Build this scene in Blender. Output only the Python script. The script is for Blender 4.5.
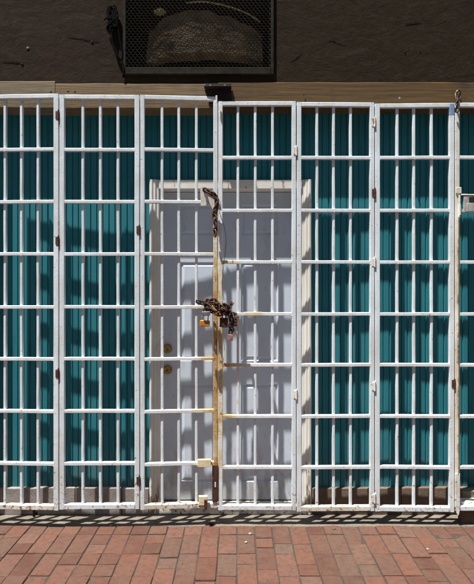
import bpy, bmesh, math, random
from mathutils import Vector, Matrix, noise
random.seed(7)
S = bpy.context.scene
for o in list(bpy.data.objects): bpy.data.objects.remove(o)

# ------------------------------------------------------------------ camera, sky, sun, exposure
F, D, H = 480.0, 3.0, 1.47            # focal in photo px (474 wide), gate distance, eye height
cam = bpy.data.objects.new('camera', bpy.data.cameras.new('camera'))
S.collection.objects.link(cam); S.camera = cam
cam.location = (0, -D, H); cam.rotation_euler = (math.radians(90), 0, 0)
cam.data.sensor_fit = 'HORIZONTAL'; cam.data.sensor_width = 36; cam.data.lens = 36*F/474
cam.data.clip_start = .05; cam.data.clip_end = 2000
SUN = Vector((-1.3, -1, 4.6)).normalized()      # direction towards the sun
elev = math.asin(SUN.z)
w = bpy.data.worlds.new('World'); S.world = w; w.use_nodes = True
nt = w.node_tree; bg = nt.nodes['Background']
sky = nt.nodes.new('ShaderNodeTexSky'); sky.sky_type = 'NISHITA'; sky.sun_disc = False
sky.sun_elevation = elev; sky.sun_rotation = math.atan2(SUN.x, SUN.y)
nt.links.new(sky.outputs[0], bg.inputs[0]); bg.inputs[1].default_value = .05
sd = bpy.data.lights.new('sun', 'SUN'); sd.energy = 5.0; sd.angle = math.radians(.5); sd.color = (1, .96, .9)
so = bpy.data.objects.new('sun', sd); S.collection.objects.link(so)
so.location = (0, -5, 20); so.rotation_euler = SUN.to_track_quat('Z', 'Y').to_euler()
S.view_settings.view_transform = 'Standard'; S.view_settings.look = 'None'
S.view_settings.gamma = 1; S.view_settings.use_curve_mapping = False
S.view_settings.exposure = 1.05

# ------------------------------------------------------------------ helpers
def PX(x, y=0): return (x-237)*(D+y)/F          # photo column -> world x at depth y
def PZ(p, y=0): return H+(292-p)*(D+y)/F        # photo row -> world z at depth y
def link(name, bm, m, parent=None, smooth=False, loc=None):
    bmesh.ops.recalc_face_normals(bm, faces=bm.faces)
    me = bpy.data.meshes.new(name); bm.to_mesh(me); bm.free()
    for mm in (m if isinstance(m, (list, tuple)) else [m]): me.materials.append(mm)
    if smooth:
        for p in me.polygons: p.use_smooth = True
    o = bpy.data.objects.new(name, me); S.collection.objects.link(o)
    if parent: o.parent = parent
    if loc: o.location = loc
    return o
def thing(name, label, cat, loc=(0,0,0), rz=0, group=None):
    o = bpy.data.objects.new(name, None); S.collection.objects.link(o)
    o.empty_display_size = .05; o.location = loc; o.rotation_euler = (0,0,rz)
    return tag(o, label, cat, group)
def tag(o, label, cat, group=None):
    o['label'] = label; o['category'] = cat
    if group: o['group'] = group
    return o
def struct(o): o['kind'] = 'structure'; return o
def box(bm, x0, x1, y0, y1, z0, z1, bev=0, mat=None, seg=1, M=None):
    r = bmesh.ops.create_cube(bm, size=1); vs = r['verts']
    for v in vs:
        v.co = Vector(((x0+x1)/2+v.co.x*(x1-x0), (y0+y1)/2+v.co.y*(y1-y0), (z0+z1)/2+v.co.z*(z1-z0)))
    fs = {f for v in vs for f in v.link_faces}
    if bev:
        es = list({e for v in vs for e in v.link_edges})
        r2 = bmesh.ops.bevel(bm, geom=es, offset=bev, segments=seg, affect='EDGES', profile=.5)
        vs = list({v for f in r2['faces'] for v in f.verts} | {v for v in vs if v.is_valid})
        fs = {f for v in vs for f in v.link_faces}
    if mat is not None:
        for f in fs: f.material_index = mat
    if M is not None:
        for v in vs: v.co = M @ v.co
    return vs
def oct_profile(w, d, c):                       # chamfered rectangle
    a, b = w/2, d/2
    return [(a-c,-b),(a,-b+c),(a,b-c),(a-c,b),(-a+c,b),(-a,b-c),(-a,-b+c),(-a+c,-b)]
def circ(r, n=8): return [(r*math.cos(2*math.pi*i/n), r*math.sin(2*math.pi*i/n)) for i in range(n)]
def sweep(bm, pts, prof, ref=Vector((1,0,0)), closed=False, cap=True, radii=None):
    pts = [Vector(p) for p in pts]; n = len(pts); rings = []
    u = Vector(ref)
    for i, p in enumerate(pts):
        a = pts[(i-1) % n] if (closed or i > 0) else p
        b = pts[(i+1) % n] if (closed or i < n-1) else p
        t = (b-a).normalized()
        u = u - t*u.dot(t)
        if u.length < 1e-4: u = t.orthogonal()
        u.normalize(); v = t.cross(u)
        k = radii[i] if radii else 1
        rings.append([bm.verts.new(p+u*x*k+v*y*k) for x, y in prof])
    m = len(prof)
    for i in range(n if closed else n-1):
        A, B = rings[i], rings[(i+1) % n]
        for j in range(m):
            bm.faces.new((A[j], A[(j+1) % m], B[(j+1) % m], B[j]))
    if cap and not closed:
        bm.faces.new(rings[0]); bm.faces.new(rings[-1])
    return rings
def cyl(bm, c, axis, r, l, n=16, r2=None):
    c = Vector(c); a = Vector(axis).normalized()
    sweep(bm, [c-a*l/2, c+a*l/2], circ(r, n), ref=a.orthogonal(), radii=[1, (r2 or r)/r])
def smoothpath(P, k=6):                          # Catmull-Rom
    P = [Vector(p) for p in P]; out = []
    for i in range(len(P)-1):
        p0 = P[max(i-1,0)]; p1 = P[i]; p2 = P[i+1]; p3 = P[min(i+2,len(P)-1)]
        for j in range(k):
            t = j/k
            out.append(.5*((2*p1)+(p2-p0)*t+(2*p0-5*p1+4*p2-p3)*t*t+(3*p1-p0-3*p2+p3)*t**3))
    out.append(P[-1]); return out

# ------------------------------------------------------------------ materials
class NT:
    def __init__(s, name):
        s.m = bpy.data.materials.new(name); s.m.use_nodes = True; s.t = s.m.node_tree
        s.b = s.t.nodes['Principled BSDF']; s.pos = s.t.nodes.new('ShaderNodeNewGeometry').outputs['Position']
    def n(s, ty, **kw):
        x = s.t.nodes.new(ty)
        for k, v in kw.items(): setattr(x, k, v)
        return x
    def L(s, a, b): s.t.links.new(a, b)
    def noise(s, sc, det=5, rough=.6, stretch=None, dist=0):
        x = s.n('ShaderNodeTexNoise'); x.inputs['Scale'].default_value = sc; x.inputs['Detail'].default_value = det
        x.inputs['Roughness'].default_value = rough; x.inputs['Distortion'].default_value = dist
        if stretch:
            mp = s.n('ShaderNodeMapping'); mp.inputs['Scale'].default_value = stretch
            s.L(s.pos, mp.inputs[0]); s.L(mp.outputs[0], x.inputs[0])
        else: s.L(s.pos, x.inputs[0])
        return x.outputs[0]
    def ramp(s, src, a, b, lo=0, hi=1):
        x = s.n('ShaderNodeMapRange'); x.inputs[1].default_value = a; x.inputs[2].default_value = b
        x.inputs[3].default_value = lo; x.inputs[4].default_value = hi; s.L(src, x.inputs[0]); return x.outputs[0]
    def mix(s, f, a, b, mode='MIX'):
        x = s.n('ShaderNodeMix', data_type='RGBA', blend_type=mode)
        for i, v in ((0, f), (6, a), (7, b)):
            if isinstance(v, (int, float)): x.inputs[i].default_value = v
            elif isinstance(v, tuple): x.inputs[i].default_value = (*v, 1)
            else: s.L(v, x.inputs[i])
        return x.outputs[2]
    def math(s, op, a, b=0):
        x = s.n('ShaderNodeMath', operation=op)
        for i, v in enumerate((a, b)):
            if isinstance(v, (int, float)): x.inputs[i].default_value = v
            else: s.L(v, x.inputs[i])
        return x.outputs[0]
    def bump(s, h, dist=.002, st=1):
        x = s.n('ShaderNodeBump'); x.inputs['Distance'].default_value = dist; x.inputs['Strength'].default_value = st
        s.L(h, x.inputs['Height']); s.L(x.outputs[0], s.b.inputs['Normal'])
    def out(s, col, rough=.6, metal=0, spec=.5):
        i = s.b.inputs
        for k, v in (('Base Color', col), ('Roughness', rough), ('Metallic', metal), ('Specular IOR Level', spec)):
            if isinstance(v, tuple): i[k].default_value = (*v, 1)
            elif isinstance(v, (int, float)): i[k].default_value = v
            else: s.L(v, i[k])
        return s.m

def painted(name, base, dirt, chip, chipcut, dirtamt=.5, rough=.45, rustcut=None, rustcol=(.42,.24,.07), bumpd=.0012):
    t = NT(name)
    big = t.ramp(t.noise(5, 6), .4, .7, 0, dirtamt)
    c = t.mix(big, base, dirt)
    streak = t.ramp(t.noise(30, 4, .6, (1, 1, .12)), .5, .72, 0, dirtamt*.8)
    c = t.mix(streak, c, dirt)
    if rustcut is not None:
        r = t.ramp(t.noise(9, 6, .7, (1.5, 1.5, .7)), rustcut, rustcut+.07)
        rc = t.mix(t.ramp(t.noise(40, 4), .35, .65), rustcol, (.17,.06,.025))
        c = t.mix(r, c, rc)
    sz = t.n('ShaderNodeSeparateXYZ'); t.L(t.pos, sz.inputs[0])
    lowz = t.ramp(sz.outputs[2], .45, .08, 0, .07)
    ch = t.ramp(t.math('ADD', t.noise(48, 6, .7), lowz), chipcut-.02, chipcut+.01)
    c = t.mix(t.ramp(t.math('ADD', t.noise(48, 6, .7), lowz), chipcut-.07, chipcut, 0, .55), c, rustcol)
    c = t.mix(ch, c, chip)
    h = t.math('SUBTRACT', t.noise(90, 4), t.math('MULTIPLY', ch, .6))
    t.bump(h, bumpd, .7)
    return t.out(c, rough)

M_white = painted('chipped_white_paint', (.70,.78,.83), (.50,.51,.48), (.15,.08,.05), .675, .6)
M_white_old = painted('yellowed_white_paint', (.73,.74,.70), (.48,.43,.33), (.15,.07,.03), .66, .8, rustcut=.66)
M_ochre = painted('ochre_rusted_paint', (.62,.52,.32), (.42,.27,.10), (.12,.05,.025), .63, .9, rustcut=.5, rough=.7)
M_rust_y = painted('yellow_rust_paint', (.50,.31,.11), (.55,.42,.22), (.11,.045,.022), .60, .8, rustcut=.56, rough=.75)
def lockrust(name, full):
    t = NT(name)
    base = t.mix(t.ramp(t.noise(5, 6), .4, .7, 0, .5), (.72,.77,.80), (.50,.48,.43))
    sp = t.n('ShaderNodeSeparateXYZ'); t.L(t.pos, sp.inputs[0])
    dx = t.math('ABSOLUTE', t.math('SUBTRACT', sp.outputs[0], PX(218)))
    near = t.ramp(dx, .0, .26, .38, -.10)
    zf = t.ramp(t.math('ABSOLUTE', t.math('SUBTRACT', sp.outputs[2], 1.05)), .35, .95, .0, -.26)
    m = t.math('ADD', t.math('ADD', near, zf), t.noise(11, 7, .75))
    m = t.math('ADD', m, full)
    c = t.mix(t.ramp(m, .56, .74), base, (.62,.52,.27))
    c = t.mix(t.ramp(m, .70, .88, 0, .9), c, (.46,.25,.07))
    fine = t.math('ADD', t.math('MULTIPLY', m, .35), t.noise(38, 7, .75, (1,1,.5)))
    c = t.mix(t.ramp(fine, .86, .93, 0, .9), c, (.15,.06,.028))
    c = t.mix(t.ramp(t.noise(60, 6, .7), .66, .69), c, (.09,.04,.025))
    t.bump(t.math('ADD', t.noise(90, 6, .75), fine), .002, .8)
    return t.out(c, .7)
M_lock_rail = lockrust('paint_stained_by_rust', .03)
M_lock_stile = lockrust('rusted_paint', .04)
M_lock_light = lockrust('lightly_rusted_paint', -.10)
M_cream = painted('cream_paint', (.74,.66,.44), (.60,.47,.25), (.2,.1,.04), .68, .6)
M_blue = painted('blue_paint', (.13,.25,.42), (.35,.42,.5), (.6,.6,.6), .66, .3)
t = NT('rusty_steel')
c = t.mix(t.ramp(t.noise(35, 6, .7), .35, .65), (.028,.016,.013), (.12,.045,.022)); t.bump(t.noise(180, 4), .001, .8)
M_rust = t.out(c, .8, .3)
t = NT('dark_steel'); t.bump(t.noise(150, 4), .0006, .6)
M_dark = t.out(t.mix(t.ramp(t.noise(30, 5), .4, .65), (.012,.010,.010), (.04,.022,.017)), .6, .2, .3)
t = NT('orange_brass'); t.bump(t.noise(120, 4), .0006, .6)
M_brass_o = t.out(t.mix(t.ramp(t.noise(60, 5), .4, .65), (.72,.33,.06), (.35,.13,.03)), .45, .5)
t = NT('aged_brass')
M_brass = t.out(t.mix(t.ramp(t.noise(90, 5), .4, .65), (.52,.38,.14), (.16,.11,.05)), .32, .85)
t = NT('dull_copper')
M_copper = t.out(t.mix(t.ramp(t.noise(60, 5), .4, .65), (.46,.26,.2), (.22,.1,.07)), .5, .5)
t = NT('galvanised_steel'); t.bump(t.noise(120, 4), .0005, .5)
M_galv = t.out(t.mix(t.ramp(t.noise(40, 5), .35, .65), (.6,.61,.6), (.38,.37,.35)), .45, .4)
t = NT('dull_lock_steel'); M_steel = t.out(t.mix(t.ramp(t.noise(60, 5), .4, .65), (.22,.22,.23), (.10,.08,.07)), .5, .5)
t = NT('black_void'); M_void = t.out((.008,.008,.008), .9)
t = NT('black_cable'); M_cable = t.out((.004,.004,.004), .95, 0, .05)

# dark brown roughly trowelled plaster
t = NT('brown_plaster')
a = t.ramp(t.noise(.9, 4), .35, .65)
c = t.mix(a, (.031,.0205,.0145), (.026,.019,.012))
sx = t.n('ShaderNodeSeparateXYZ'); t.L(t.pos, sx.inputs[0])
c = t.mix(t.ramp(sx.outputs[0], -1.2, 1.2, .0, .55), c, (.021,.016,.0085))
c = t.mix(t.ramp(t.noise(3.5, 7, .75, (1,1,.35)), .5, .68, 0, .6), c, (.018,.013,.009))
c = t.mix(t.ramp(t.noise(5, 7, .75, (.6,1,1.2), 1.5), .58, .66, 0, .5), c, (.048,.037,.028))
c = t.mix(t.ramp(t.noise(22, 6, .7), .48, .75, 0, .5), c, (.045,.034,.025))
c = t.mix(t.ramp(t.noise(6, 5, .6, (.35,1,1.6)), .62, .72, 0, .6), c, (.042,.033,.027))
h = t.math('ADD', t.noise(14, 9, .72, (.7,1,1), .6), t.math('MULTIPLY', t.noise(130, 5), .22))
t.bump(h, .011, .55)
M_plaster = t.out(c, .95, 0, .08)
# weathered timber
def wood(name, c1, c2, dark):
    t = NT(name)
    g = t.noise(38, 7, .7, (.05, 1, 1), 1.2)
    c = t.mix(t.ramp(g, .34, .66), c1, c2)
    c = t.mix(t.ramp(t.noise(70, 5, .7, (.025, 1, 1)), .58, .68, 0, .8), c, dark)
    c = t.mix(t.ramp(t.noise(7, 5), .52, .75, 0, .55), c, dark)
    c = t.mix(t.ramp(t.noise(5, 7, .75, (.5, 1, 2)), .58, .64, 0, .7), c, dark)
    t.bump(t.noise(60, 6, .7, (.04, 1, 1)), .004, .8)
    return t.out(c, .8, 0, .25)
M_wood_l = wood('greyed_timber', (.22,.17,.10), (.13,.105,.072), (.075,.06,.045))
M_wood_m = wood('weathered_timber', (.21,.145,.075), (.12,.083,.048), (.08,.055,.035))
M_wood_r = wood('brown_timber', (.125,.072,.026), (.070,.044,.018), (.035,.022,.015))
# teal painted siding
t = NT('teal_paint')
c = t.mix(t.ramp(t.noise(4, 5, .6, (1,1,.25)), .35, .7), (.022,.155,.192), (.032,.190,.225))
c = t.mix(t.ramp(t.noise(60, 5, .6, (1,1,.15)), .58, .8, 0, .35), c, (.06,.20,.24))
c = t.mix(t.ramp(t.noise(45, 5), .68, .72, 0, .6), c, (.02,.06,.075))
c = t.mix(t.ramp(t.noise(26, 6, .7, (1,1,.06)), .60, .72, 0, .5), c, (.09,.20,.23))
c = t.mix(t.ramp(t.noise(18, 6, .7, (1,1,.10)), .60, .70, 0, .45), c, (.008,.05,.07))
st_ = t.n('ShaderNodeSeparateXYZ'); t.L(t.pos, st_.inputs[0])
c = t.mix(t.ramp(t.math('ADD', t.ramp(st_.outputs[2], .75, .18, 0, .22), t.noise(9, 6, .75)), .62, .85, 0, .6), c, (.10,.13,.13))
t.bump(t.noise(70, 4, .6, (1,1,.2)), .001, .5)
M_teal = t.out(c, .6, 0, .12)
# door
t = NT('door_paint')
c = t.mix(t.ramp(t.noise(3, 5), .35, .7), (.56,.64,.74), (.51,.58,.67))
c = t.mix(t.ramp(t.noise(25, 6, .7, (1,1,.4)), .6, .75, 0, .5), c, (.36,.35,.35))
c = t.mix(t.ramp(t.noise(80, 4), .72, .74), c, (.2,.17,.15))
c = t.mix(t.ramp(t.noise(7, 7, .75, (1,1,.5)), .56, .68, 0, .35), c, (.40,.41,.40))
sd_ = t.n('ShaderNodeSeparateXYZ'); t.L(t.pos, sd_.inputs[0])
c = t.mix(t.ramp(t.math('ADD', t.ramp(sd_.outputs[2], .5, .05, 0, .25), t.noise(12, 6, .75, (1,1,.4))), .6, .8, 0, .6), c, (.28,.25,.22))
t.bump(t.noise(60, 4), .0006, .5)
M_door = t.out(c, .42)
t = NT('casing_paint')
c = t.mix(t.ramp(t.noise(4, 5, .6, (1,1,.3)), .4, .7), (.70,.69,.65), (.58,.56,.50))
sz = t.n('ShaderNodeSeparateXYZ'); t.L(t.pos, sz.inputs[0])
low = t.ramp(sz.outputs[2], .55, .05, 0, .13)                        # more worn wood near the ground
ch = t.ramp(t.math('ADD', t.noise(14, 6, .75, (2,2,.35)), low), .62, .68)
c = t.mix(ch, c, (.22,.17,.12)); t.bump(t.noise(40, 5, .6, (1,1,.2)), .0015, .6)
M_case = t.out(c, .65)
# concrete / plinths
def conc(name, a, b, d, bd=.003):
    t = NT(name)
    c = t.mix(t.ramp(t.noise(6, 6), .35, .68), a, b)
    c = t.mix(t.ramp(t.noise(45, 6, .7), .55, .72, 0, .7), c, d)
    t.bump(t.noise(70, 6, .7), bd, .7)
    return t.out(c, .85, 0, .3)
M_conc = conc('pale_concrete', (.20,.178,.145), (.12,.10,.08), (.05,.04,.03))
M_plinth = conc('grey_plinth', (.31,.28,.26), (.19,.17,.155), (.1,.085,.08))
M_plinth_b = conc('brown_plinth', (.17,.12,.085), (.11,.08,.06), (.25,.2,.16))
M_asph = conc('asphalt', (.06,.058,.055), (.045,.045,.045), (.09,.09,.085), .006)
M_kerb = conc('kerb_stone', (.3,.29,.27), (.24,.23,.21), (.13,.12,.11))
M_sand = conc('joint_sand', (.055,.042,.034), (.045,.038,.032), (.11,.09,.075))
t = NT('brick_paver')
at = t.n('ShaderNodeAttribute', attribute_name='tone')
c = t.mix(at.outputs['Fac'], (.088,.036,.024), (.165,.070,.044))
at2 = t.n('ShaderNodeAttribute', attribute_name='grey')
c = t.mix(at2.outputs['Fac'], c, (.135,.095,.072))
c = t.mix(t.ramp(t.noise(5, 7, .75), .42, .66, 0, .8), c, (.130,.072,.048))
c = t.mix(t.ramp(t.noise(2.2, 6, .7), .5, .66, 0, .6), c, (.11,.070,.050))
c = t.mix(t.ramp(t.noise(30, 7, .8), .46, .66, 0, .7), c, (.070,.036,.028))
c = t.mix(t.ramp(t.noise(150, 3), .70, .74, 0, .8), c, (.34,.29,.25))
t.bump(t.math('ADD', t.noise(85, 7, .8), t.noise(14, 5, .7)), .006, .8)
M_brick = t.out(c, .82, 0, .3)
t = NT('crumpled_sheet')
c = t.mix(t.ramp(t.noise(10, 5), .4, .65), (.30,.21,.10), (.11,.075,.035)); M_sheet = t.out(c, .6)
t = NT('yellow_paper_highlight'); M_paper_highlight = t.out((.50,.44,.18), .6)  # paper scrap, and the painted highlight strip on the sheet
t = NT('grey_brown_frame_paint'); t.bump(t.noise(60, 4), .001, .5)
M_vent = t.out(t.mix(t.ramp(t.noise(20, 5), .4, .65), (.014,.014,.010), (.026,.025,.017)), .8, 0, .08)
t = NT('mesh_metal')
M_mesh = t.out(t.mix(t.ramp(t.noise(25, 5), .4, .65), (.075,.07,.052), (.12,.11,.08)), .6, .2)
t = NT('leaf_green'); M_leaf = t.out((.05,.08,.035), .7)
t = NT('leaf_dry'); M_dry = t.out((.22,.13,.06), .8)
t = NT('litter_white'); M_litter = t.out((.42,.40,.36), .8)

# ------------------------------------------------------------------ ground
XL, XR = PX(-27), PX(541)
bm = bmesh.new(); box(bm, -150, 150, -160, 150, -.4, -.125); struct(link('ground', bm, M_asph))
bm = bmesh.new(); box(bm, -40, 40, -10, -3.62, -.124, -.118); struct(link('road', bm, M_asph))
bm = bmesh.new(); box(bm, -20, 20, -3.6, -3.45, -.12, .012, .012); struct(link('kerb', bm, M_kerb))
bm = bmesh.new(); box(bm, -20, 20, -3.45, .03, -.12, -.0065); struct(link('joint_sand_bed', bm, M_sand))
bm = bmesh.new()
yb = -13.0
for k in range(9):                                   # unseen terrace opposite, added to block low sky: shop floor, two storeys, parapet
    xa = -27+k*6; hgt = 9.5+(k*37 % 5)*.5
    xs_ = [xa, xa+.8, xa+2.2, xa+3.6, xa+5.0, xa+5.98]; zs_ = [-.12, .9, 3.0, 4.2, 5.9, 7.0, 8.7, hgt]
    for i in range(5):
        for j in range(7):
            hole = i in (1, 3) and j in (1, 3, 5)
            d = .18 if hole else 0
            box(bm, xs_[i], xs_[i+1], yb-4, yb-d, zs_[j], zs_[j+1])
    box(bm, xa, xa+5.98, yb+.002, yb+.12, hgt-.25, hgt+.02, .01)
t = NT('sky_block_facade'); M_fac = t.out(t.mix(t.ramp(t.noise(2, 5), .4, .6), (.22,.17,.13), (.17,.14,.11)), .8)
struct(link('sky_block_terrace', bm, M_fac))
# brick pavers laid lengthwise towards the wall, every one a little different
def bricks(x0, x1, y0, name):
    bm = bmesh.new(); tone = bm.faces.layers.float.new('tone'); grey = bm.faces.layers.float.new('grey')
    BW, BL = .108, .213; nx = int((x1-x0)/BW); rnd = random.Random(3)
    for i in range(nx):
        x = x0+i*BW; y = .020; first = True
        off = rnd.choice((0, .5, .5, .3))*BL
        while y > y0:
            l = BL if rnd.random() < .6 else BW
            if first and off: l = max(.05, BL-off)
            first = False
            ya = max(y-l, y0)
            if y-ya > .02:
                g = .0018+rnd.random()*.0022
                h = rnd.uniform(-.0035, .003)
                vs = box(bm, x+g, x+BW-g, ya+g, y-g, -.02, h, .0028)
                tx, ty = rnd.uniform(-.012,.012), rnd.uniform(-.01,.01); cx, cy = x+BW/2, (ya+y)/2
                for v in vs: v.co += Vector((rnd.uniform(-.0016,.0016), rnd.uniform(-.0016,.0016), (v.co.x-cx)*tx+(v.co.y-cy)*ty-(rnd.random()**4)*.004))
                tn = rnd.random(); gr = max(0, rnd.gauss(.12, .3)) if x+BW/2 > -.4 else max(0, rnd.gauss(-.05, .25))
                for f in {f for v in vs for f in v.link_faces}:
                    f[tone] = tn; f[grey] = min(1, gr)
            y = ya
    return struct(link(name, bm, M_brick))
bricks(-3.24, 3.24, -3.44, 'brick_pavement')
for sx0, sx1, nm in ((-20, -3.25, 'brick_pavement'), (3.26, 20, 'brick_pavement')):
    bm = bmesh.new(); box(bm, sx0, sx1, -3.44, -.004, -.05, 0); struct(link(nm, bm, M_brick))
# pale concrete strip under the gates up to the building
bm = bmesh.new()
nx, ny = 260, 16; V = []
x0, x1, y0, y1 = XL-.0, XR+.0, .018, .30
for j in range(ny+1):
    row = []
    for i in range(nx+1):
        x = x0+(x1-x0)*i/nx; y = y0+(y1-y0)*j/ny
        z = .0035*noise.noise(Vector((x*7, y*9, 3)))+.0015*noise.noise(Vector((x*40, y*40, 1)))
        if j == 0: y += .004*noise.noise(Vector((x*12, 0, 5)))
        row.append(bm.verts.new((x, y, z)))
    V.append(row)
for j in range(ny):
    for i in range(nx): bm.faces.new((V[j][i], V[j][i+1], V[j+1][i+1], V[j+1][i]))
lo = [bm.verts.new((v.co.x, v.co.y, -.05)) for v in V[0]]
for i in range(nx): bm.faces.new((lo[i], lo[i+1], V[0][i+1], V[0][i]))
struct(link('concrete_strip', bm, M_conc, smooth=True))

# ------------------------------------------------------------------ plaster wall with the vent opening, and piers
WY = .075
VX0, VX1, VZ0, VZ1 = PX(127, .075), PX(270, .075), PZ(69, .075), 3.78
TOP = 4.6
def plaster_h(x, z):
    h = .0011*noise.fractal(Vector((x*2.5, z*4, 0)), 1.0, 2.0, 5)
    h += .0005*noise.fractal(Vector((x*13, z*15, 7)), 1.0, 2.0, 4)
    r = noise.noise(Vector((x*1.7+4, z*6.5, 2)))             # trowel ledges: the coat steps where one pass ends
    h += .0010*max(0, 1-abs(r)*14)*max(0, noise.noise(Vector((x*2, z*3, 8))))*2
    return h
def wall_sheet(bm, x0, x1, z0, z1, st=.012, hole=None):
    nx = max(1, int((x1-x0)/st)); nz = max(1, int((z1-z0)/st)); g = {}
    for j in range(nz+1):
        for i in range(nx+1):
            x = x0+(x1-x0)*i/nx; z = z0+(z1-z0)*j/nz
            g[i, j] = bm.verts.new((x, WY-plaster_h(x, z), z))
    for j in range(nz):
        for i in range(nx): bm.faces.new((g[i,j], g[i+1,j], g[i+1,j+1], g[i,j+1]))
BZ0, BZ1 = PZ(108, .06), PZ(81, .06)
wall = thing('building', 'dark brown plastered building wall above the gates', 'building', (0, .3, 0))
bm = bmesh.new()
wall_sheet(bm, -3.2, VX0, BZ1-.03, 3.5); wall_sheet(bm, VX1, 3.2, BZ1-.03, 3.5)
wall_sheet(bm, VX0, VX1, BZ1-.03, VZ0)
wall_sheet(bm, -3.2, VX0, 3.5, TOP, .04); wall_sheet(bm, VX1, 3.2, 3.5, TOP, .04); wall_sheet(bm, VX0, VX1, VZ1, TOP, .04)
box(bm, -3.2, VX0, .09, .30, BZ1, TOP); box(bm, VX1, 3.2, .09, .30, BZ1, TOP)
box(bm, VX0+.001, VX1-.001, .09, .30, BZ1, VZ0); box(bm, VX0+.001, VX1-.001, .09, .30, VZ1, TOP)
box(bm, -3.2, 3.2, .302, 3.0, 0, TOP-.002)
for s in (0, 1):                                              # piers either side of the shop front
    a, b = ((-3.2, XL), (XR, 3.2))[s]
    wall_sheet(bm, a, b, 0, BZ1-.03, .03)
    e = (XL if s == 0 else XR)
    box(bm, min(a, b), max(a, b), .09, .30, 0, BZ1-.001)
    q = [bm.verts.new(p) for p in ((e, WY, 0), (e, .1, 0), (e, .1, BZ1), (e, WY, BZ1))]; bm.faces.new(q)
body = link('wall', bm, M_plaster, wall)
for v in body.data.vertices: v.co.y -= .3
t = NT('crack_dirt'); M_crack = t.out((.010,.008,.006), .95, 0, .05)
# nail holes and chips in the plaster
def blob(bm, x, z, r, y, sx=1, sz=1, th=.004, seed=0, n=14):
    rr = random.Random(seed)
    c = bm.verts.new((x, y-th, z)); ring = []; ring2 = []
    for i in range(n):
        a = 2*math.pi*i/n; k = r*rr.uniform(.75, 1.15)
        ring.append(bm.verts.new((x+math.cos(a)*k*sx, y-th*.6, z+math.sin(a)*k*sz)))
        ring2.append(bm.verts.new((x+math.cos(a)*k*1.08*sx, y+.003, z+math.sin(a)*k*1.08*sz)))
    for i in range(n):
        j = (i+1) % n; bm.faces.new((c, ring[i], ring[j])); bm.faces.new((ring[i], ring2[i], ring2[j], ring[j]))
W = lambda px, py: (PX(px, WY), PZ(py, WY))
def patch(name, items, m):
    bm = bmesh.new()
    for k, (px, py, r, sx, sz) in enumerate(items):
        x, z = W(px, py); blob(bm, x, z, r*.7, WY-plaster_h(x, z)-.001-.3, sx, sz, seed=k+px)
    return link(name, bm, m, wall)
t = NT('pale_filler'); M_fill = t.out((.17,.15,.14), .9)
o = patch('filler_spot', [(28, 48, .013, 1.2, .95)], M_fill); o['label'] = 'pale round filler spot'
for it in [(22, 64, .006, 1.8, .8), (92, 42, .008, 1.3, 1), (405, 52, .006, 1, .8), (420, 51, .004, 1, 1), (462, 85, .006, 1, 1)]: patch('nail_hole', [it], M_void)
# cracks
for P in ([(326,41),(332,40),(338,43),(347,45)], [(404,24),(412,23),(421,22)],
          [(66,36),(78,38),(90,40),(100,42)], [(290,62),(296,58),(303,52)], [(0,61),(14,62),(24,63)]):
    pts = []; bm = bmesh.new()
    for px, py in P:
        x, z = W(px+random.uniform(-.5,.5), py); pts.append((x, WY-plaster_h(x, z)-.002-.3, z))
    sm = [v+Vector((0,0,random.uniform(-.0022,.0022))) for v in smoothpath(pts, 6)]
    sweep(bm, sm, oct_profile(.0017, .003, .0005), ref=Vector((0,1,0)), radii=[.25+.75*math.sin(math.pi*(q+.5)/(len(sm)))*random.uniform(.5,1.3) for q in range(len(sm))])
    link('crack', bm, M_crack, wall)
# ------------------------------------------------------------------ timber beam
def timber(x0, x1, z0, z1, m, name, label, cat, yf=.067):
    bm = bmesh.new(); n = max(2, int((x1-x0)/.03)); R = []
    rr = random.Random(int(x0*100)+5)
    for i in range(n+1):
        x = x0+(x1-x0)*i/n
        e1 = .0035*noise.noise(Vector((x*4, 1, z0)))+.0012*rr.uniform(-1,1); e2 = .004*noise.noise(Vector((x*5, 9, z1)))
        R.append([bm.verts.new(p) for p in ((x, .298, z0), (x, yf+.004, z0+e1), (x, yf, z0+e1+.004), (x, yf-.001, (z0+z1)/2),
                 (x, yf, z1+e2-.004), (x, yf+.004, z1+e2), (x, .089, z1+e2))])
    for i in range(n):
        for j in range(6): bm.faces.new((R[i][j], R[i][j+1], R[i+1][j+1], R[i+1][j]))
    bm.faces.new(R[0]); bm.faces.new(R[-1])
    return tag(link(name, bm, m), label, cat)
timber(XL, PX(54.5,.06), BZ0+.004, BZ1+.004, M_wood_l, 'timber_beam', 'greyed short timber beam over the leftmost gate panel', 'beam')
timber(PX(55,.06), PX(218,.06), BZ0, BZ1-.012, M_wood_m, 'timber_beam', 'pale weathered timber beam left of the dark steel bracket', 'beam')
timber(PX(218.3,.06), XR, BZ0+.01, BZ1-.004, M_wood_r, 'timber_beam', 'darker brown timber beam right of the dark steel bracket', 'beam')
for px, py, lab in ((51, 92, 'black nail head at the right end of the greyed short beam'), (68, 91.5, 'black nail head in the pale beam, left of a close pair'), (75, 92, 'black nail head in the pale beam, right of a close pair')):
    bm = bmesh.new(); x, z = PX(px,.06), PZ(py,.06); blob(bm, x, z, .005, .059, 1.4, 1.0, .002, px)
    tag(link('nail', bm, M_void), lab, 'nail')
# knot + bolts
for px, py, lab in ((304, 95, 'small dark bolt head in the brown beam above the gate panel right of the door'), (399, 98.5, 'small pale bolt head in the brown beam right of the middle')):
    bm = bmesh.new(); x, z = PX(px,.06), PZ(py,.06)
    cyl(bm, (x, .054, z), (0,1,0), .006, .012, 6); tag(link('bolt', bm, M_galv if px > 350 else M_rust), lab, 'bolt')

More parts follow.
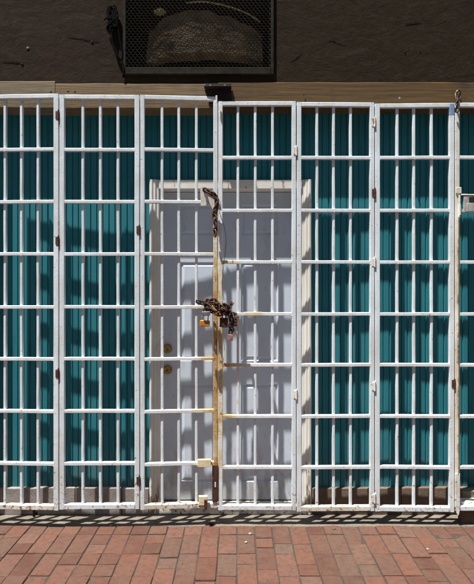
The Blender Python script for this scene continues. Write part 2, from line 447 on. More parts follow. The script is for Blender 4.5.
# ------------------------------------------------------------------ teal siding, plinths, door
TY = .19
def siding(x0, x1, z0, z1, name, label):
    bm = bmesh.new(); P = [(x0, TY)]; x = x0; rr = random.Random(int(x0*50)); base = math.floor(x0/.0405)*.0405
    k = 0
    while True:
        base += .0405
        g = base+rr.uniform(-.0015,.0015)
        if g > x1-.01: break
        if g < x0+.01: continue
        ww = .0035 if k % 3 else .006
        P += [(g-ww, TY), (g-ww*.6, TY+.006), (g+ww*.6, TY+.006), (g+ww, TY)]; k += 1
    P.append((x1, TY)); cols = []
    zs = [z0+(z1-z0)*i/14 for i in range(15)]
    for (x, y) in P:
        cols.append([bm.verts.new((x, y+.0018*noise.noise(Vector((x*5, z*1.3, 4))), z)) for z in zs])
    for a, b in zip(cols, cols[1:]):
        for j in range(14): bm.faces.new((a[j], b[j], b[j+1], a[j+1]))
    box(bm, x0, x1, TY+.012, .30, z0, z1)
    return tag(link(name, bm, M_teal), label, 'siding')
PLZ = PZ(488, .165)
DX0, DX1 = PX(159, .18), PX(303.5, .18)
CX0, CX1 = PX(149.5, .17), PX(311.5, .17)
HZ = PZ(179.5, .17)
siding(XL, CX0+.01, PLZ-.01, BZ0+.02, 'teal_siding', 'teal grooved siding left of the white door')
siding(CX1-.01, XR, PLZ-.01, BZ0+.02, 'teal_siding', 'teal grooved siding right of the white door')
siding(CX0+.012, CX1-.012, HZ-.01, BZ0+.02, 'teal_siding', 'shaded teal siding above the door head')
# plinth of separate blocks
def plinth(x0, x1, m, name, label, w):
    t_ = thing(name, label, 'plinth', ((x0+x1)/2, .2, 0)); rr = random.Random(2); x = x0
    while x < x1-.01:
        l = min(w*rr.uniform(.85, 1.15), x1-x)
        bm = bmesh.new(); vs = box(bm, x-(x0+x1)/2+.002, x+l-(x0+x1)/2-.002, .165-.2+rr.uniform(-.002,.002), .10, 0, PLZ+rr.uniform(-.003,.003), .004)
        link('block', bm, m, t_); x += l
    return t_
plinth(XL, CX0-.002, M_plinth, 'plinth', 'grey block plinth below the teal siding left of the door', .29)
plinth(CX1+.002, XR, M_plinth_b, 'plinth', 'brown plinth below the teal siding right of the door', .52)

# door with its frame
dr = thing('door', 'white six panel door behind the padlocked gates', 'door', (0, .27, 0))
DY = .265
def loc(bm, dy=.27):
    for v in bm.verts: v.co.y -= dy
def dlink(name, bm, m, smooth=False): loc(bm); return link(name, bm, m, dr, smooth)
def case_bar(x0, x1, z0, z1):
    bm = bmesh.new(); w = x1-x0
    # stepped casing profile
    prof = [(0, .0), (0, -.020), (.12, -.026), (.30, -.026), (.36, -.021), (.62, -.021), (.70, -.015), (.96, -.013), (1, -.010), (1, .0)]
    n = 40; R = []
    for i in range(n+1):
        z = z0+(z1-z0)*i/n
        R.append([bm.verts.new((x0+w*a+.0012*noise.noise(Vector((a*9, z*6, 1))), .188+b, z)) for a, b in prof])
    for i in range(n):
        for j in range(len(prof)-1): bm.faces.new((R[i][j], R[i][j+1], R[i+1][j+1], R[i+1][j]))
    bm.faces.new(R[0]); bm.faces.new(R[-1]); return bm
dlink('casing', case_bar(CX0, CX0+.062, 0.004, HZ), M_case)
dlink('casing', case_bar(CX1, CX1-.062, 0.004, HZ), M_case)
bm = bmesh.new(); box(bm, CX0+.0625, CX1-.0625, .166, .19, HZ-.062, HZ-.002, .003); dlink('head_casing', bm, M_case)
# jamb lining + stop
bm = bmesh.new(); A, B = CX0+.060, CX1-.060
box(bm, A-.02, A, .19, .298, 0, HZ-.05, .001); box(bm, B, B+.02, .19, .298, 0, HZ-.05, .001)
box(bm, A+.001, B-.001, .19, .298, HZ-.062, HZ-.03, .001)
dlink('jamb', bm, M_case)
Dz0, Dz1 = .058, HZ-.066
bm = bmesh.new(); X0, X1 = A+.004, B-.004
# slab front with raised panels: grid of boxes and moulded panels
cols = [(PX(180, DY), PX(217, DY)), (PX(241, DY), PX(278, DY))]
rows = [(PZ(482, DY), PZ(384, DY)), (PZ(361, DY), PZ(262, DY)), (PZ(235, DY), PZ(205, DY))]
xs = [X0, cols[0][0], cols[0][1], cols[1][0], cols[1][1], X1]
zs = [Dz0, rows[0][0], rows[0][1], rows[1][0], rows[1][1], rows[2][0], rows[2][1], Dz1]
def quad(a, b, c, d): bm.faces.new([bm.verts.new(p) for p in (a, b, c, d)])
for i in range(5):
    for j in range(7):
        a, b, c, d = xs[i], xs[i+1], zs[j], zs[j+1]
        if i in (1, 3) and j in (1, 3, 5):
            steps = [(0, 0), (.008, .008), (.012, .008), (.032, .001), (.034, .0015)]
            for (o1, y1), (o2, y2) in zip(steps, steps[1:]):
                P1 = [(a+o1, DY+y1, c+o1), (b-o1, DY+y1, c+o1), (b-o1, DY+y1, d-o1), (a+o1, DY+y1, d-o1)]
                P2 = [(a+o2, DY+y2, c+o2), (b-o2, DY+y2, c+o2), (b-o2, DY+y2, d-o2), (a+o2, DY+y2, d-o2)]
                for k in range(4): quad(P1[k], P1[(k+1)%4], P2[(k+1)%4], P2[k])
            quad(*P2)
        else: quad((a, DY, c), (b, DY, c), (b, DY, d), (a, DY, d))
quad((X0,DY,Dz0),(X0,DY+.035,Dz0),(X0,DY+.035,Dz1),(X0,DY,Dz1)); quad((X1,DY,Dz0),(X1,DY+.035,Dz0),(X1,DY+.035,Dz1),(X1,DY,Dz1))
quad((X0,DY,Dz0),(X1,DY,Dz0),(X1,DY+.035,Dz0),(X0,DY+.035,Dz0))
bmesh.ops.remove_doubles(bm, verts=bm.verts, dist=.0002)
leaf = dlink('door_leaf', bm, M_door)
bm = bmesh.new(); box(bm, A, B, .295, .30, 0, HZ); dlink('door_gap', bm, M_void)
bm = bmesh.new(); box(bm, CX0+.064, CX1-.064, .168, .285, .0, .048, .006); dlink('threshold', bm, M_white_old)
for py, big in ((348.5, 0), (369.5, 1)):
    x, z = PX(167.5, DY), PZ(py, DY)
    bm = bmesh.new()
    cyl(bm, (x, DY-.006-.27, z), (0,1,0), .031, .014, 28, .033); cyl(bm, (x, DY-.016-.27, z), (0,1,0), .023, .012, 24, .026)
    dl = link('deadbolt', bm, M_brass, dr, True)
    for p in dl.data.polygons: p.use_smooth = len(p.vertices) == 4
    bm = bmesh.new(); cyl(bm, (x, DY-.024-.27, z-.002), (0,1,0), .0105, .008, 18); link('cylinder', bm, M_brass_o if big else M_brass, dl)
    bm = bmesh.new(); box(bm, x-.0035, x+.0035, DY-.0298-.27, DY-.0285-.27, z-.009, z+.004, .001); link('keyhole', bm, M_void, dl)
    if big:
        bm = bmesh.new(); box(bm, x+.004, x+.018, DY-.031-.27, DY-.024-.27, z-.012, z-.002, .002); link('bent_tab', bm, M_brass, dl)

# ------------------------------------------------------------------ folding gate panels
def sq(bm, p, q, w, d, seed=0, n=10, wob=.0005, c=.0025):
    p, q = Vector(p), Vector(q); rr = random.Random(seed); pts = []
    for i in range(n+1):
        t_ = i/n; v = p.lerp(q, t_)
        k = math.sin(math.pi*t_)
        v += Vector((rr.uniform(-1,1), rr.uniform(-1,1), 0))*wob*min(1, k*3) if abs((q-p).z) > abs((q-p).x) else Vector((0, rr.uniform(-1,1), rr.uniform(-1,1)))*wob*min(1, k*3)
        pts.append(v)
    vert = abs((q-p).z) > abs((q-p).x)
    sweep(bm, pts, oct_profile(w, d, c), ref=Vector((1,0,0)) if vert else Vector((0,0,1)))
def weld(bm, p, r, seed):
    rr = random.Random(seed)
    g = bmesh.ops.create_icosphere(bm, subdivisions=1, radius=r)
    for v in g['verts']:
        v.co *= rr.uniform(.7, 1.2); v.co.x *= 1.2; v.co += Vector(p)
ALL = []
def gate(xa, ya, xb, yb, top, rails, bars, sw, label, rail_mats=None, ls=None, rs=None, bar_mats=None, seed=0, base=505.5, bottom_mat=None, th=6.5):
    """photo columns of the outer edges xa..xb, hinge depths ya, yb; rows of the rails"""
    A = Vector((PX(xa, ya), ya)); B = Vector((PX(xb, yb), yb)); mid = (A+B)/2; ym = mid.y; L_ = (B-A).length
    rz = math.atan2(B.y-A.y, B.x-A.x)
    g = thing('gate_panel', label, 'gate', (mid.x, mid.y, 0), rz, 'folding white security gate panels across the shop front')
    X = lambda px: (px-(xa+xb)/2)/(xb-xa)*L_
    zt, zb = PZ(top, ym), PZ(base, ym)
    x0, x1 = -L_/2+sw/2+.0015, L_/2-sw/2-.0015
    ztop, zbot = zt+.013, zb-.018
    for x, m in ((x0, ls or M_white), (x1, rs or M_white)):
        bm = bmesh.new(); sq(bm, (x, 0, zbot), (x, 0, ztop), sw, .027, seed+int(x*100), 16); link('stile', bm, m, g)
    xi0, xi1 = x0+sw/2-.001, x1-sw/2+.001
    bm = bmesh.new(); sq(bm, (xi0, 0, zt), (xi1, 0, zt), .026, .025, seed+3, 8); link('top_rail', bm, M_white, g)
    bm = bmesh.new(); sq(bm, (xi0, 0, zb-.002), (xi1, 0, zb-.002), .030, .032, seed+4, 8)
    link('bottom_rail', bm, bottom_mat or M_white, g)
    for k, r in enumerate(rails):
        bm = bmesh.new(); z = PZ(r, ym)
        sq(bm, (xi0, -.0015, z+random.Random(seed+k).uniform(-.0015,.0015)), (xi1, -.0015, z), .0205, .023, seed+10+k, 8)
        for e in (xi0, xi1): weld(bm, (e, -.007, z-.008), .0075, seed+k+int(e*100))
        for b in bars: weld(bm, (X(b)+.003, -.008, z-.008), .0060, seed+k*7+int(b))
        o = link('crossbar', bm, (rail_mats or {}).get(k, M_white), g)
    for k, b in enumerate(bars):
        bm = bmesh.new(); sq(bm, (X(b), .0075, zb-.012), (X(b), .0075, zt+.010), .0168, .0205, seed+40+k, 22, .0007)
        link('bar', bm, (bar_mats or {}).get(k, M_white), g)
    g['zt'] = 0; del g['zt']
    ALL.append(g); g2 = dict(e=g, X=X, x0=x0, x1=x1, zt=ztop, zb=zbot); return g2
RA = [150, 202, 254.2, 307, 358.8, 411, 463.3]
RB = [158, 210.7, 262.3, 314, 364.7, 416, 467]
J = {0:(-19.5,.016), 1:(59.8,-.004), 2:(140.2,.003), 3:(218,.032), 4:(296.3,.030), 5:(374.3,.037), 6:(454,.026), 7:(535,.03)}
def pan(i, *a, **k): return gate(J[i][0]+.2, J[i][1], J[i+1][0]-.2, J[i+1][1], *a, seed=i*100, **k)
g0 = pan(0, 97, RA, [5, 21.5, 38], .032, 'white barred gate panel at the far left edge, cut by the photo', bottom_mat=M_white_old, base=506)
g1 = pan(1, 97.5, RA, [82.8, 100.3, 118], .030, 'white barred gate panel second from the left, in front of teal siding')
g2 = pan(2, 98.5, RA, [162, 178.7, 196.3], .026, 'white barred gate panel over the door side with the brass deadbolts, rusty right stile',
         rail_mats={k: M_lock_rail for k in range(2,7)}, rs=M_lock_stile, bottom_mat=M_white_old, base=505)
g3 = pan(3, 104, RB, [238, 255.3, 272.6], .027, 'white barred gate panel over the right half of the door, rust along its left stile',
         rail_mats={k: M_lock_rail for k in range(2,7)}, ls=M_lock_light, bar_mats={0: M_lock_light}, base=506.5)
g4 = pan(4, 105, RB, [317, 333.6, 350.6], .028, 'white barred gate panel just right of the door casing, rust on its bottom rail', base=507.5, bottom_mat=M_white_old)
g5 = pan(5, 106, RB, [397.3, 414, 431.6], .030, 'white barred gate panel with blue paint on its upper right corner', base=508)
g6 = pan(6, 105.5, RB, [479, 495.5, 512.5], .028, 'white barred gate panel at the far right edge with the slide bolt', ls=M_white_old, base=507)

def _g(): pass
def gpart(g, name, m, build, smooth=False):
    bm = bmesh.new(); build(bm); return link(name, bm, m, g['e'], smooth)
# upper parts of the meeting stiles are still white: paint sleeves over the rust
def sleeve(g, side, p0, p1, m, w=.0275, d=.0285):
    x = g['x0'] if side < 0 else g['x1']
    gpart(g, 'paint_band', m, lambda bm: sq(bm, (x, 0, PZ(p1)), (x, 0, PZ(p0)), w, d, 5, 5, .0003))
sleeve(g2, 1, 101, 200, M_white)
sleeve(g5, 1, 103, 114, M_blue, .0315)
def band(g, xa, xb, row, m, seed=0):
    z = PZ(row); gpart(g, 'rust_patch', m, lambda bm: sq(bm, (g['X'](xa), -.0015, z), (g['X'](xb), -.0015, z), .0222, .0248, seed, 4, .0003))
band(g3, 244, 262, 314, M_cream, 4)
def hinge(g, py, side=1, m=M_rust, l=.060, r=.0052):
    x = (g['x1']+.0155) if side > 0 else (g['x0']-.0155); z = PZ(py)
    def b(bm):
        cyl(bm, (x, -.015, z+l*.25), (0,0,1), r, l*.47, 10); cyl(bm, (x, -.015, z-l*.25), (0,0,1), r*1.05, l*.47, 10)
        cyl(bm, (x, -.015, z), (0,0,1), r*.6, l*1.12, 8)
        box(bm, x-.018, x-.003, -.0165, -.0135, z-l*.4, z+l*.4, .001)
    gpart(g, 'hinge', m, b)
for py in (116, 241, 373): hinge(g0, py)
for py in (230, 480): hinge(g1, py)
for py in (150, 395): hinge(g3, py, m=M_white_old)
for py in (121, 192, 262, 387, 500): hinge(g4, py, m=M_white_old if py != 192 else M_rust, r=.006)
hinge(g5, 384)
# rust lumps and stop bolts under the bottom rails
def lump(g, px, py, w, h, m=M_rust, seed=0):
    def b(bm):
        rr = random.Random(seed); x = g['X'](px); z = PZ(py)
        gg = bmesh.ops.create_icosphere(bm, subdivisions=2, radius=1)
        for v in gg['verts']:
            k = 1+.35*noise.noise(v.co*2+Vector((seed,0,0)))
            v.co = Vector((x+v.co.x*w*k, -.006+v.co.y*.010*k, z+v.co.z*h*k))
    gpart(g, 'rust_lump', m, b, True)
lump(g4, 306, 511, .022, .006, seed=1); lump(g4, 313, 510.5, .012, .008, seed=2); lump(g4, 328, 510.5, .010, .006, seed=3)
lump(g0, 36, 506, .006, .004, M_rust_y, 4); lump(g0, 19, 506, .006, .004, M_rust_y, 5); lump(g1, 82, 508, .005, .004, M_rust, 6)
def foot(g, px, py0, py1):
    gpart(g, 'drop_bolt', M_dark, lambda bm: cyl(bm, (g['X'](px), .004, (PZ(py0)+PZ(py1))/2), (0,0,1), .009, PZ(py0)-PZ(py1), 10))
foot(g0, 34, 509, 517)
# worn metal latch box and brackets on the meeting stile of the rusty panel
def plate(g, name, m, x0, x1, p0, p1, y0=-.030, y1=-.012, bev=.002):
    gpart(g, name, m, lambda bm: box(bm, g['X'](x0), g['X'](x1), y0, y1, PZ(p1), PZ(p0), bev))
plate(g2, 'latch_plate', M_cream, 197.5, 211, 459.5, 467)
plate(g2, 'latch_plate', M_cream, 198.5, 207.5, 496, 505, -.034, -.012)
plate(g2, 'lock_case', M_rust, 212.2, 218.2, 466, 503, -.019, .016)
plate(g2, 'keyhole', M_white, 214.6, 215.9, 483, 488, -.0205, -.018, .0006)
gpart(g2, 'bent_tab', M_rust, lambda bm: box(bm, g2['X'](204), g2['X'](207), -.042, -.02, PZ(509), PZ(499), .002,
      M=Matrix.Rotation(.0, 4, 'Y')))
# triangular bent bracket where the old latch hung
def tri(bm):
    X = g2['X']
    pr = [(200.2,187.5),(203.5,186.5),(204.2,192),(206.5,203),(206.0,205.5),(200.6,205.5)]
    for y0, y1, P in ((-.022, -.016, pr), (-.024, -.019, [(207.5,194.5),(213.8,189),(214.6,207),(212.5,209),(209.5,203)])):
        a = [bm.verts.new((X(x), y0, PZ(y))) for x, y in P]; b = [bm.verts.new((X(x), y1, PZ(y))) for x, y in P]
        bm.faces.new(a); bm.faces.new(b)
        for i in range(len(P)): bm.faces.new((a[i], a[(i+1)%len(P)], b[(i+1)%len(P)], b[i]))
gpart(g2, 'bent_bracket', M_white_old, tri)
gpart(g2, 'bent_bracket', M_rust, lambda bm: sweep(bm, smoothpath([(g2['X'](x), -.028, PZ(y)) for x, y in ((202.5,188.5),(206,188.8),(210,191),(214,193),(217,195.5))], 4), oct_profile(.010,.006,.002), ref=Vector((0,1,0))))
# pointed lower end + slide bolt on the far right panel
def x6(px): return g6['X'](px)
plate(g6, 'cover_strip', M_white_old, 453.6, 458.6, 474, 508, -.021, -.0136)
def point(bm):
    P = [(454,507),(458.6,507),(457.6,514.5),(456.4,516),(455.2,513.5)]
    a = [bm.verts.new((x6(x), -.021, PZ(y))) for x, y in P]; b = [bm.verts.new((x6(x), -.012, PZ(y))) for x, y in P]
    bm.faces.new(a); bm.faces.new(b)
    for i in range(5): bm.faces.new((a[i], a[(i+1)%5], b[(i+1)%5], b[i]))
gpart(g6, 'pointed_foot', M_white_old, point)
sb = gpart(g6, 'slide_bolt', M_white_old, lambda bm: (cyl(bm, (x6(457.8), -.024, (PZ(205)+PZ(217))/2), (0,0,1), .010, PZ(205)-PZ(217), 14),
      cyl(bm, (x6(457.8), -.024, (PZ(195)+PZ(205))/2), (0,0,1), .006, PZ(195)-PZ(205), 10),
      box(bm, x6(454.6), x6(460.2), -.02, -.012, PZ(193), PZ(187), .002)))
o = gpart(g6, 'bolt_hole', M_void, lambda bm: cyl(bm, (x6(457.8), -.0335, PZ(216)), (0,1,0), .005, .003, 10))
gpart(g6, 'rusty_rod', M_ochre, lambda bm: sq(bm, (x6(456.6), -.019, PZ(474)), (x6(456.6), -.019, PZ(219)), .0075, .009, 3, 14))
gpart(g6, 'bolt_rod', M_white_old, lambda bm: sq(bm, (x6(459.6), -.022, PZ(194.5)), (x6(482), -.022, PZ(195)), .009, .008, 3, 5))
def lockbox(bm):
    box(bm, x6(462), x6(480), -.024, -.012, PZ(212), PZ(196), .002)
    box(bm, x6(464.5), x6(480), -.034, -.023, PZ(211.5), PZ(203.5), .002)
gpart(g6, 'lock_housing', M_galv, lockbox)
gpart(g6, 'lock_slot', M_void, lambda bm: box(bm, x6(467), x6(480), -.0285, -.0235, PZ(202.3), PZ(196.8), .001))
# chipped bits of paint on the chain side of the right panel
for px, py in ((455.6,110),(457.6,113),(455,118),(457.2,124)): pass

# ------------------------------------------------------------------ dark steel bracket on the beam
br = thing('steel_bracket', 'dark steel angle bracket screwed to the beam above the meeting gates', 'bracket', (PX(218,.05), .05, PZ(86,.05)))
def bl(px, py, y=.05): return (PX(px, y)-br.location.x, y-.05, PZ(py, y)-br.location.z)
bm = bmesh.new(); a = bl(205.5, 90); b = bl(231, 83.5)
box(bm, a[0], b[0], -.002, .009, a[2], b[2], .001); link('back_plate', bm, M_dark, br)
bm = bmesh.new(); a = bl(204.5, 89); b = bl(231.5, 89)
box(bm, a[0], b[0], -.050, -.002, a[2]-.003, a[2]+.002, .001)
P = [(204.5,89.8,.043),(231,89.8,.043),(232,103.5,.043),(217.5,104.5,.043),(209,103.5,.043)]
a = [bm.verts.new(bl(x, y, d)) for x, y, d in P]; b = [bm.verts.new(v.co+Vector((0,.006,.001))) for v in a]
bm.faces.new(a); bm.faces.new(b)
for i in range(5): bm.faces.new((a[i], a[(i+1)%5], b[(i+1)%5], b[i]))
link('folded_flap', bm, M_dark, br)
for px in (210.2, 224.8):
    bm = bmesh.new(); p = bl(px, 86); cyl(bm, (p[0], -.004, p[2]), (0,1,0), .0065, .006, 12, .005); link('screw', bm, M_galv, br, False)
bm = bmesh.new(); p = bl(217, 97, .0); cyl(bm, (p[0]-.002, p[1]-.006, p[2]-.016), (0,0,1), .006, .045, 8); link('pin', bm, M_white_old, br)

# ------------------------------------------------------------------ chain links and padlocks
def link_pts(L_, W_, n=6):
    r = W_/2; s = L_/2-r; P = []
    for i in range(n+1): a = -math.pi/2+math.pi*i/n; P.append((s+r*math.cos(a), r*math.sin(a), 0))
    for i in range(n+1): a = math.pi/2+math.pi*i/n; P.append((-s+r*math.cos(a), r*math.sin(a), 0))
    return P
def chain(path, parent, L_=.036, W_=.026, r=.0050, m=M_rust, seed=0, pitch=.024):
    rr = random.Random(seed); P = smoothpath(path, 12); org = parent.matrix_basis.translation
    d = [0]
    for a, b in zip(P, P[1:]): d.append(d[-1]+(b-a).length)
    n = max(1, int(d[-1]/pitch)); base = link_pts(L_, W_)
    for k in range(n):
        s = (k+.5)*d[-1]/n
        i = max(j for j in range(len(d)-1) if d[j] <= s); p = P[i].lerp(P[i+1], (s-d[i])/max(1e-6, d[i+1]-d[i]))
        tdir = (P[i+1]-P[i]).normalized(); u = tdir.cross(Vector((0,1,0)))
        if u.length < .1: u = tdir.cross(Vector((0,0,1)))
        u.normalize(); v = tdir.cross(u); roll = (math.pi/2 if k % 2 else 0)+math.pi/4+rr.uniform(-.35,.35)
        uu = u*math.cos(roll)+v*math.sin(roll); ww = tdir.cross(uu)
        bm = bmesh.new()
        sweep(bm, [p+tdir*x+uu*y-org for x, y, z in base], circ(r, 7), ref=ww, closed=True)
        link('link', bm, m, parent, True)
def padlock(px, py, y, w, h, th, shw, shh, m_body, m_sh, label, rot=0, lam=False, name='padlock', ry=0):
    """px, py = centre of the body in the photo, y = depth"""
    y += .012; c = Vector((PX(px, y), y, PZ(py, y)))
    t_ = thing(name, label, 'padlock', c); t_.rotation_euler = (0, rot, ry)
    bm = bmesh.new()
    if lam:
        n = 7
        for i in range(n):
            e = .0004 if i % 2 else .0016
            box(bm, -w/2+e, w/2-e, -th/2+e, th/2-e, -h/2+h*i/n+.0002, -h/2+h*(i+1)/n-.0002, .001)
    else: box(bm, -w/2, w/2, -th/2, th/2, -h/2, h/2, min(w, th)*.16, seg=3)
    b = link('body', bm, m_body, t_)
    bm = bmesh.new(); box(bm, -.0035, .0035, -.003, .003, -h/2-.0015, -h/2+.001, .001); cyl(bm, (0, 0, -h/2-.0002), (0,0,1), .006, .002, 14)
    link('keyway', bm, M_dark, b)
    bm = bmesh.new(); r = shw/2; pts = [(-r, 0, h/2-.004), (-r, 0, h/2+shh-r)]
    pts += [(r*math.cos(math.pi-math.pi*i/8), 0, h/2+shh-r+r*math.sin(math.pi*i/8)) for i in range(1, 8)]
    pts += [(r, 0, h/2+shh-r), (r, 0, h/2-.004)]
    sweep(bm, pts, circ(.0042, 10), ref=Vector((0,1,0))); link('shackle', bm, m_sh, t_, True)
    return t_
def P3(px, py, y):
    y = y+.012 if y < .03 else y
    return (PX(px, y), y, PZ(py, y))
ch = thing('chain', 'rusty chain wrapped round the two meeting gate stiles', 'chain', P3(218, 308, -.03))
chain([P3(206,308,-.045), P3(212,303,-.05), P3(219,309,-.05), P3(227,314,-.04), P3(230,311,.03), P3(219,303,.065), P3(207,301,.03), P3(205,303,-.035),
       P3(211,309,-.062), P3(219,314,-.065), P3(228,308,-.05), P3(231,304,.02), P3(219,312,.06), P3(208,310,.02), P3(207,305,-.03), P3(214,300.5,-.055), P3(221,307,-.07), P3(229,315,-.06), P3(232,322,-.055)], ch, seed=1)
ch2 = thing('chain', 'short dark chain end hanging right of the meeting stiles above the smallest padlock', 'chain', P3(230, 318, -.05))
chain([P3(224,304,-.06), P3(229,309,-.07), P3(231,318,-.07), P3(230.5,326,-.065), P3(233,331,-.06)], ch2, .03, .022, .0046, M_dark, seed=5)
ch3 = thing('chain', 'short dark chain end sticking out left of the brass padlock', 'chain', P3(202, 303, -.05))
chain([P3(196.5,301.5,-.05), P3(201,302.5,-.055), P3(206,305,-.055), P3(211,308,-.07)], ch3, .03, .020, .0048, M_dark, seed=8)
padlock(204.8, 323.5, -.075, .062, .038, .026, .036, .046, M_brass_o, M_galv, 'orange brass padlock, lowest of the two left of the stiles', rot=.06)
padlock(206.0, 313.6, -.090, .050, .026, .020, .026, .022, M_steel, M_dark, 'grey steel padlock just above the orange brass one', rot=-.04)
padlock(223.8, 322.5, -.050, .050, .058, .022, .022, .028, M_rust, M_rust, 'brown rusted padlock between the meeting stiles', rot=.05)
padlock(233.5, 321.5, -.060, .046, .060, .022, .020, .026, M_rust, M_dark, 'dark rusted padlock at the right end of the chain', rot=-.05, lam=True)
padlock(230.2, 337.5, -.062, .034, .038, .018, .018, .032, M_copper, M_dark, 'small copper padlock hanging lowest right of the stiles', rot=.08)
# upper chain on the bent bracket
c4 = thing('chain', 'dark chain hanging from the bent bracket down the meeting stiles', 'chain', P3(215, 205, -.03))
chain([P3(204,189.5,-.036), P3(209,192,-.044), P3(215,196,-.04), P3(217,204,-.036), P3(214.5,214,-.034), P3(215.5,225,-.034), P3(215,236,-.032)], c4, .036, .024, .0055, M_rust, seed=3)
bm = bmesh.new()
sweep(bm, smoothpath([P3(217.5,196,-.036), P3(221,206,-.034), P3(219.5,212,-.03), P3(224,226,-.03), P3(226,240,-.026), P3(224,262,-.026), P3(222,285,-.03), P3(224,300,-.04)], 8), circ(.0016, 6))
tag(link('wire', bm, M_dark, smooth=True), 'thin dark wire running from the bent bracket down to the chain', 'wire')
# tied wire tail on the panel below the padlocks
bm = bmesh.new()
sweep(bm, smoothpath([P3(219,328,-.03), P3(221,333,-.034), P3(223.5,340,-.03), P3(224.5,352,-.026), P3(223,362,-.022)], 8), circ(.0019, 6))
tag(link('wire', bm, M_cream, smooth=True), 'pale bent wire tail hanging below the rusted padlock', 'wire')
# hook and chain on the beam at the right
hk = thing('chain', 'tarnished hook and short chain on the beam at the top right', 'chain', P3(457, 95, .03))
bm = bmesh.new(); o0 = Vector(P3(457,95,.03))
sweep(bm, [Vector(p)-o0 for p in smoothpath([P3(459.5,91,.055), P3(458,90.5,.03), P3(455.8,93,.02), P3(455.6,97,.015), P3(457.5,101,.01), P3(459.8,102,.015)], 6)], circ(.005, 8)); link('hook', bm, M_brass, hk, True)
chain([P3(458.2,90,.04), P3(459.5,95,.02), P3(458,101,.0), P3(457,107,-.022), P3(457.2,112,-.022)], hk, .03, .02, .0038, M_dark, seed=12)

# ------------------------------------------------------------------ vent cage
vent = thing('vent_cage', 'dark mesh vent cage in the plaster wall above the door', 'vent', (PX(198,.06), .070, 2.9))
ox = vent.location.x; oz = 2.9
fx0, fx1, fz0, fz1 = PX(122.5,.05)-ox, PX(274,.05)-ox, PZ(74.2,.06)-oz, 3.86-oz
bm = bmesh.new(); fw = .024
box(bm, fx0, fx0+fw*.8, -.012, .016, fz0, fz1, .002); box(bm, fx1-fw*.8, fx1, -.012, .016, fz0, fz1, .002)
box(bm, fx0+fw*.8, fx1-fw*.8, -.014, .016, fz0, fz0+.044, .002); box(bm, fx0+fw*.8, fx1-fw*.8, -.016, .016, fz1-.04, fz1, .002)
link('frame', bm, M_vent, vent)
# expanded metal: zigzag strands meeting in diamonds
bm = bmesh.new(); pw, ph = .0265, .0165; x0_, x1_ = fx0+.012, fx1-.012; z = fz0+.030; row = 0
while z < fz1-.02:
    pts = []; x = x0_; k = 0
    while x <= x1_:
        up = (k+row) % 2
        pts.append((x, -.004+(.0028 if up else -.0028), z+(ph/2-.0016 if up else -ph/2+.0016))); x += pw/2; k += 1
    sweep(bm, pts, [(-.0015,-.0030),(.0015,-.0030),(.0015,.0030),(-.0015,.0030)], ref=Vector((0,0,1)))
    z += ph; row += 1
link('mesh', bm, M_mesh, vent)
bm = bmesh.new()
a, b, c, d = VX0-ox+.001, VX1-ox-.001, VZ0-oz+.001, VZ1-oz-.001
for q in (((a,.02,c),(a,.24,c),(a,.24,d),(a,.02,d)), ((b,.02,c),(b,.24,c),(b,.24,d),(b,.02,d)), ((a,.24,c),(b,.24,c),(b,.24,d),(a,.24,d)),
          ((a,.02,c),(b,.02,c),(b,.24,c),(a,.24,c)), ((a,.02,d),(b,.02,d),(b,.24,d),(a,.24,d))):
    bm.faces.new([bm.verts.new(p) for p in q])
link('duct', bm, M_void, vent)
# crumpled sheet bulging behind the mesh
bm = bmesh.new(); n1, n2 = 90, 60; G = {}
for i in range(n1+1):
    for j in range(n2+1):
        u = i/n1; v = j/n2
        px = 145+u*118
        topy = 18-16*math.sin(math.pi*min(1, max(0, (u+.12)*.85)))+16*max(0, u-.45)**1.2
        if u < .12: topy += (0.12-u)*60+4*noise.noise(Vector((u*40,2,0)))
        boty = 64-4*math.sin(math.pi*u)+2*noise.noise(Vector((u*8,0,0)))
        py = boty+(topy-boty)*v
        topy += 3.5*noise.noise(Vector((u*7, 5, 0))); py = boty+(topy-boty)*v
        bulge = math.sin(math.pi*(.12+.8*v))*math.sin(math.pi*(.05+.9*u))
        crn = .035*abs(noise.noise(Vector((u*5+v*2, v*6, 3))))+.010*abs(noise.noise(Vector((u*16, v*18-u*9, 9))))
        y = .10+.115*v**1.15+.06*(1-math.sin(math.pi*(.05+.9*u)))+.03*max(0,.12-v)*8-crn*.8
        G[i,j] = bm.verts.new((PX(px, .12), y, PZ(py, .12)))
for i in range(n1):
    for j in range(n2): bm.faces.new((G[i,j], G[i+1,j], G[i+1,j+1], G[i,j+1]))
cs = tag(link('crumpled_sheet', bm, M_sheet), 'crumpled brown sheet bulging inside the mesh vent cage', 'sheet')
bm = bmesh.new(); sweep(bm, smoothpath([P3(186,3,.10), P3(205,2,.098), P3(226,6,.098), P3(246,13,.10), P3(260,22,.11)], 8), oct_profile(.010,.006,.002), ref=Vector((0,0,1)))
link('painted_highlight', bm, M_paper_highlight, cs)  # highlight line painted as a pale strip along the sheet's upper arc
bm = bmesh.new(); rr = random.Random(4)
g_ = bmesh.ops.create_icosphere(bm, subdivisions=3, radius=1)
for v in g_['verts']:
    k = 1+.5*noise.noise(v.co*2.4); v.co = Vector((v.co.x*.036*k, v.co.y*.018*k, v.co.z*.022*k))
tag(link('crumpled_paper', bm, M_paper_highlight, loc=P3(160, 12, .098)), 'small crumpled yellow paper behind the upper left of the mesh', 'paper')

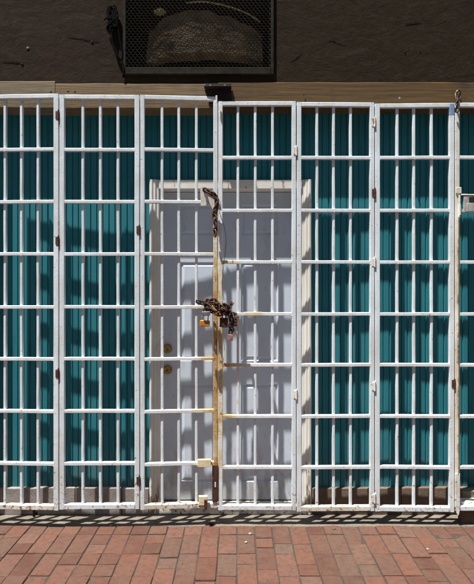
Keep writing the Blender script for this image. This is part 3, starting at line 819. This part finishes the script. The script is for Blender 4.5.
# ------------------------------------------------------------------ tangled black cable on the wall
cb = thing('cable_bundle', 'tangled black cable loop hanging left of the vent cage', 'cable', P3(113, 20, .05))
o0 = Vector(P3(113, 20, .05))
def cabl(P, r, nm='cable'):
    bm = bmesh.new(); sweep(bm, [Vector(p)-o0 for p in smoothpath([P3(q[0], q[1], .066-(.066-q[2])*.5) for q in P], 7)], circ(r, 8)); link(nm, bm, M_cable, cb, True)
cabl([(108,12,.045),(110,22,.035),(111.5,34,.045),(114,46,.05),(118,56,.055),(122,61,.058),(124,70,.055),(123,77,.06)], .0075)
cabl([(114,10,.045),(117,22,.035),(119,32,.04),(121,44,.05),(122.5,55,.055),(121,60,.055),(117,55,.05),(113,44,.045),(112,30,.04)], .0065)
rr = random.Random(11)
for k in range(12):
    P = []
    for i in range(8):
        a = i*1.9+k; P.append((112+rr.uniform(-5,6), 16+rr.uniform(-10,13), .04+rr.uniform(-.012,.012)))
    cabl(P, .0052, 'cable')
cabl([(104,20,.06),(108,17,.035),(113,18,.03),(118,24,.04)], .004, 'cable')

# ------------------------------------------------------------------ broken ledge behind the far right panel, debris
def rough_box(name, m, x0, x1, y0, y1, z0, z1, label, cat, amp=.006, seed=0):
    bm = bmesh.new(); box(bm, x0, x1, y0, y1, z0, z1)
    bmesh.ops.subdivide_edges(bm, edges=bm.edges[:], cuts=7, use_grid_fill=True)
    for v in bm.verts:
        n_ = noise.noise_vector(v.co*22+Vector((seed,0,0))); v.co += n_*amp
    return tag(link(name, bm, m), label, cat)
rough_box('broken_block', M_conc, PX(461,.12), PX(490,.12), .10, .16, PZ(503,.12), PZ(490,.12), 'pale broken block under the peeling ledge at the far right', 'block', .003, 3)
rough_box('peeling_ledge', M_white_old, PX(459,.07), PX(488,.07), .04, .10, PZ(503.5,.07), PZ(500,.07), 'peeling white ledge low behind the far right gate panel', 'ledge', .004, 5)
rough_box('brown_block', M_plinth_b, PX(460,.07), PX(487,.07), .05, .10, .0, PZ(504,.07), 'brown block on the ground under the peeling white ledge', 'block', .003, 8)
rr = random.Random(21)
def flat_bit(px, py, r, m, name, label, cat, seed, h=.006):
    y = F*H/(py-292)-D
    bm = bmesh.new(); n = 9; q = random.Random(seed); ring = []; ring2 = []
    for i in range(n):
        a = 2*math.pi*i/n; k = r*q.uniform(.5, 1.2)
        ring.append(bm.verts.new((math.cos(a)*k*1.3, math.sin(a)*k, h*q.uniform(.6,1.3)))); ring2.append(bm.verts.new((math.cos(a)*k*1.2, math.sin(a)*k*.95, 0)))
    bm.faces.new(ring); bm.faces.new(ring2)
    for i in range(n): bm.faces.new((ring[i], ring[(i+1)%n], ring2[(i+1)%n], ring2[i]))
    tag(link(name, bm, m, loc=(PX(px, y), y, .002)), label, cat)
flat_bit(334, 529.5, .012, M_leaf, 'leaf', 'green scrap of leaf on the bricks below the gate right of the door', 'leaf', 1, .004)
flat_bit(250, 534.5, .007, M_litter, 'pebble', 'white chip on the bricks, farther of two below the door', 'pebble', 2)
flat_bit(246, 543, .006, M_litter, 'pebble', 'white chip on the bricks, nearer of two below the door', 'pebble', 3)
flat_bit(428, 550, .006, M_litter, 'pebble', 'white chip on the bricks toward the bottom right', 'pebble', 4)
flat_bit(36, 514.5, .012, M_dark, 'pebble', 'dark lump on the concrete strip under the far left gate', 'pebble', 5, .014)
flat_bit(211, 525.5, .013, M_dark, 'pebble', 'dark lump at the brick edge below the rusty gate stile', 'pebble', 6, .012)
flat_bit(6, 512.5, .016, M_dry, 'leaf', 'dry brown leaf scrap on the concrete strip at the left edge', 'leaf', 7, .012)
# grit: uncountable
bm = bmesh.new()
for k in range(900):
    x = rr.uniform(-1.9, 1.9); y = rr.choice((rr.uniform(-1.2, 0), rr.uniform(-.12, .15), rr.gauss(0, .02))); r = rr.uniform(.0008, .0028)
    g_ = bmesh.ops.create_icosphere(bm, subdivisions=1, radius=r)
    for v in g_['verts']: v.co = v.co*rr.uniform(.7,1.2)+Vector((x, y, .002+r*.4))
o = link('grit', bm, M_conc); o['kind'] = 'stuff'
o['label'] = 'fine grit scattered over bricks and concrete'; o['category'] = 'grit'

# ------------------------------------------------------------------ render settings
S.render.engine = 'CYCLES'
try: S.cycles.max_bounces = 8
except Exception: pass
